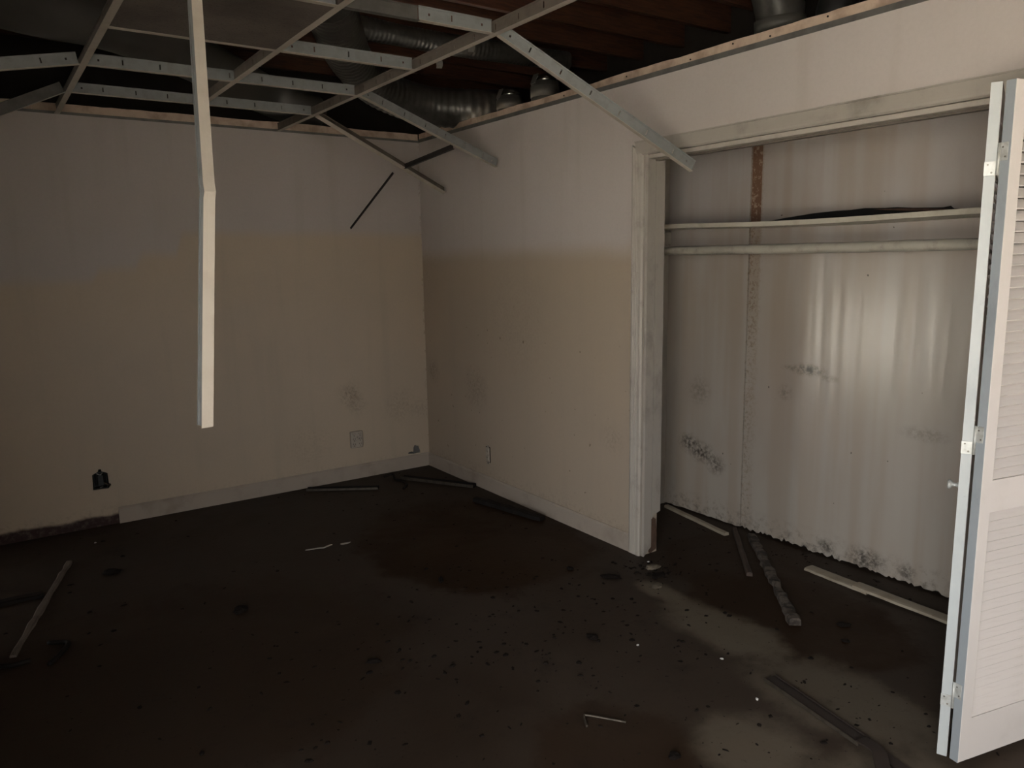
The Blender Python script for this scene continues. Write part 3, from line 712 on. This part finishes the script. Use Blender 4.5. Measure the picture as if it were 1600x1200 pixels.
bar('charred_batten', (-3.10, -.93), (-2.67, -.943), .065, .016, 'char', 'dark plank end at the left edge behind the pale batten', 'wood strip', group=fg, jag=.1, seed=6)
bar('trim_strip', (.700, -1.86), (.600, -2.425), .034, .018, 'board', 'pale trim strip on the closet floor under the left panel', 'trim strip', group=fg, jag=.05, seed=7)
bar('brown_batten', (.700, -2.40), (.240, -2.865), .030, .020, 'brown_wood', 'short brown batten on the closet floor leaning from the panel joint', 'wood strip', group=fg, jag=.08, seed=8)
bar('crusted_bar', (.690, -2.53), (-.025, -3.315), .046, .026, 'crust', 'long crusted bar reaching out of the closet across the threshold', 'metal bar', group=fg, jag=.3, seg=24, seed=9)
bar('painted_board', (.555, -2.985), (.535, -3.33), .070, .014, 'board', 'farther half of the snapped painted board in the closet', 'board', group=fg, jag=.06, seed=10)
bar('painted_board', (.525, -3.26), (.520, -4.00), .070, .014, 'board', 'nearer half of the snapped painted board, running behind the door', 'board', z=.014, z1=.002, group=fg, jag=.04, seed=11)
bar('rusted_track', (-.472, -3.515), (-.553, -3.94), .055, .010, 'rust', 'rusted flat track strip on the floor before the door', 'metal strip', group=fg, channel=True, jag=.06, seed=12)
def ribbon(name, pts, w, th, mat, label, cat, group=None, up=None):
    P = catmull(pts, 6); bm = bmesh.new(); V = []
    for i, p in enumerate(P):
        d = (P[min(i + 1, len(P) - 1)] - P[max(i - 1, 0)]).normalized(); s = Vector((0, 0, 1)).cross(d).normalized() * w / 2
        V.append([bm.verts.new(q - P[0]) for q in (p - s, p + s, p + s + Vector((0, 0, th)), p - s + Vector((0, 0, th)))])
    for a, b in zip(V, V[1:]):
        for k in range(4): bm.faces.new((a[k], a[(k + 1) % 4], b[(k + 1) % 4], b[k]))
    bm.faces.new(V[0]); bm.faces.new(V[-1])
    o = mesh_obj(name, bm, mat); o.location = P[0]; return tag(o, label, cat, group)
ribbon('curled_strip', [(-.556, -3.93, .012), (-.575, -4.00, .016), (-.640, -4.06, .010), (-.66, -4.16, .003)], .045, .006, 'rust', 'curled dark strip beyond the end of the rusted track', 'metal strip')
ribbon('rusted_strip', [(-.535, -3.94, .001), (-.58, -4.10, .001), (-.60, -4.35, .001)], .04, .006, 'rust', 'flat rusty strip continuing the track to the bottom edge', 'metal strip')
def wires(name, pts, r, mat, label, cat):
    P = catmull(pts, 6); bm = bmesh.new(); tube(bm, [p - P[0] for p in P], r, 8); o = mesh_obj(name, bm, mat, None, True); o.location = P[0]; return tag(o, label, cat)
wires('bent_cable', [(-.46, -.135, .012), (-.40, -.165, .03), (-.415, -.23, .010), (-.39, -.30, .008), (-.405, -.40, .008), (-.47, -.475, .009)], .008, 'char', 'curled black cable on the floor near the room corner', 'cable')
wires('bent_wire', [(-1.225, -3.335, .005), (-1.195, -3.285, .005), (-1.178, -3.292, .006), (-1.10, -3.395, .005)], .004, 'wire', 'small bent wire lying on the open floor', 'wire')
wires('bent_cable', [(-2.69, -1.53, .008), (-2.62, -1.58, .008), (-2.66, -1.68, .008), (-2.70, -1.74, .008)], .010, 'char', 'short kinked black cable beside the pale batten', 'cable')
wires('bent_cable', [(-2.93, -1.50, .010), (-2.90, -1.60, .010), (-2.83, -1.66, .010), (-2.76, -1.66, .010)], .010, 'char', 'black looped cable under the near end of the pale batten', 'cable')

def chip(name, c, size, mat, label, cat, group=None, seed=0, flat=.3, z=0):
    r = random.Random(seed); bm = bmesh.new(); bmesh.ops.create_icosphere(bm, subdivisions=2, radius=1)
    for v in bm.verts:
        v.co *= r.uniform(.65, 1.1); v.co.x *= size[0]; v.co.y *= size[1]; v.co.z *= size[2]
        if v.co.z < -size[2] * .4: v.co.z = -size[2] * .4
    o = mesh_obj(name, bm, mat); o.location = (c[0], c[1], size[2] * .4 + z + .0005); o.rotation_euler = (0, 0, r.uniform(0, 3))
    return tag(o, label, cat, group)
wsl = bmesh.new()
def sliver(pts, name, mat, label, cat, z=.004):
    bm = plate(pts, [], lambda u, v: (u, v, z), (0, 0, 1), .003); return tag(mesh_obj(name, bm, mat), label, cat)
wsl.free()
sliver([(-1.425, -1.158), (-1.36, -1.170), (-1.33, -1.183), (-1.285, -1.165), (-1.275, -1.175), (-1.33, -1.196), (-1.36, -1.183), (-1.43, -1.166)], 'paper_sliver', 'sliver', 'long white sliver on the floor in mid room', 'scrap', .001)
sliver([(-1.235, -1.195), (-1.21, -1.19), (-1.175, -1.20), (-1.195, -1.212), (-1.225, -1.208)], 'paper_sliver', 'sliver', 'small white flake right of the long white sliver', 'scrap', .001)
for c, s, lab, sd in [((-1.94, -1.71), (.040, .030, .018), 'black clump on the floor left of centre', 1), ((-2.36, -.84), (.05, .05, .010), 'dark flat clump near the pale batten tip', 2), ((-.80, -2.87), (.028, .022, .014), 'dark clump in the middle of the pale floor', 3),
                      ((-.42, -2.26), (.022, .016, .012), 'small black clump near the right wall trim', 4), ((-1.02, -1.97), (.045, .014, .008), 'dark twig-like clump at the edge of the brown wet patch', 5), ((.14, -3.44), (.035, .018, .010), 'dark crumb in the closet beside the snapped board', 6), ((.02, -3.52), (.02, .016, .008), 'small dark crumb on the closet threshold by the door', 7),
                      ((-1.63, -2.50), (.035, .02, .012), 'dark smear-like clump below the wet patch', 8), ((-1.10, -3.62), (.025, .02, .012), 'dark crumb below the small bent wire', 9)]:
    chip('dirt_clump', c, s, 'crumb', lab, 'dirt clump', 'dirt clumps on the floor', sd)
for c, s, lab, sd in [((-.07, -2.50), (.05, .03, .014), 'torn tan scrap at the foot of the closet jamb', 21), ((-.12, -2.59), (.045, .03, .012), 'brown scrap lying in front of the closet jamb', 22), ((-.21, -2.67), (.045, .025, .008), 'pale flat scrap on the silt before the closet', 23), ((-.32, -2.46), (.06, .02, .012), 'dark peeled scrap left of the jamb foot', 24)]:
    chip('torn_scrap', c, s, 'paper' if sd in (21, 23) else 'crumb', lab, 'scrap', 'scraps by the closet jamb', sd)
for c, lab, sd in [((-.50, -3.31), 'white crumb on the floor before the closet', 31), ((-.62, -3.57), 'white crumb just left of the rusted track', 32), ((-.69, -3.03), 'tiny white crumb in the middle of the floor', 33), ((-.70, -4.02), 'white crumb near the bottom edge by the track', 34), ((.16, -3.45), 'tiny white crumb on the closet floor', 35), ((-2.37, -.30), 'tiny white crumb by the torn baseboard at left', 36), ((-.03, -2.43), 'white plaster crumb at the jamb foot', 37)]:
    chip('plaster_crumb', c, (.008, .006, .004), 'white_bit', lab, 'crumb', 'white crumbs on the floor', sd)

# loose litter that nobody could count
def litter():
    r = random.Random(99); bm = bmesh.new()
    def one(x, y, s):
        for a, b, w in SEGS:
            dx, dy = b[0] - a[0], b[1] - a[1]; t = max(0, min(1, ((x - a[0]) * dx + (y - a[1]) * dy) / (dx * dx + dy * dy)))
            if math.hypot(x - a[0] - t * dx, y - a[1] - t * dy) < w + s * .5: return
        k = r.randint(4, 6); a0 = r.uniform(0, 6.28); el = r.uniform(.22, .9); th = r.uniform(0, 3.14); h = s * r.uniform(.12, .35)
        lo = []; hi = []
        for i in range(k):
            a = a0 + 6.283 * i / k; q = s * r.uniform(.6, 1.1); u, v = math.cos(a) * q, math.sin(a) * q * el
            px, py = u * math.cos(th) - v * math.sin(th), u * math.sin(th) + v * math.cos(th)
            lo.append(bm.verts.new((x + px, y + py, .0004))); hi.append(bm.verts.new((x + px * .6, y + py * .6, h)))
        for i in range(k): bm.faces.new((lo[i], lo[(i + 1) % k], hi[(i + 1) % k], hi[i]))
        bm.faces.new(hi)
    def field(n, cx, cy, sx, sy, s0, s1):
        for _ in range(n):
            x, y = r.gauss(cx, sx), r.gauss(cy, sy)
            if x > .70 or y > -.06 or x < XL + .1 or y < YF + .1: continue
            if x > -.08 and y > -2.42: 
                if not (x > .18 and y < -1.86): continue
            if x > -.05 and y < -4.2: continue
            one(x, y, s0 + (s1 - s0) * r.random() ** 2.5)
    for _ in range(650): 
        x, y = r.uniform(-3.3, -.05), r.uniform(-4.8, -.08)
        one(x, y, .002 + .017 * r.random() ** 4)
    field(260, -.75, -2.6, .35, .45, .003, .016); field(220, -1.6, -2.7, .5, .4, .003, .020); field(160, -.08, -2.52, .07, .09, .003, .018)
    field(200, .35, -2.6, .25, .5, .003, .014); field(140, -.6, -3.8, .3, .3, .003, .014); field(120, -.5, -.7, .35, .35, .003, .013); field(90, .62, -2.9, .05, .45, .003, .014); field(80, -.07, -1.6, .03, .5, .003, .010)
    return bm
o = mesh_obj('floor_litter', litter(), 'crumb'); tag(o, 'dark crumbs and leaf bits scattered all over the floor', 'litter', None, 'stuff')
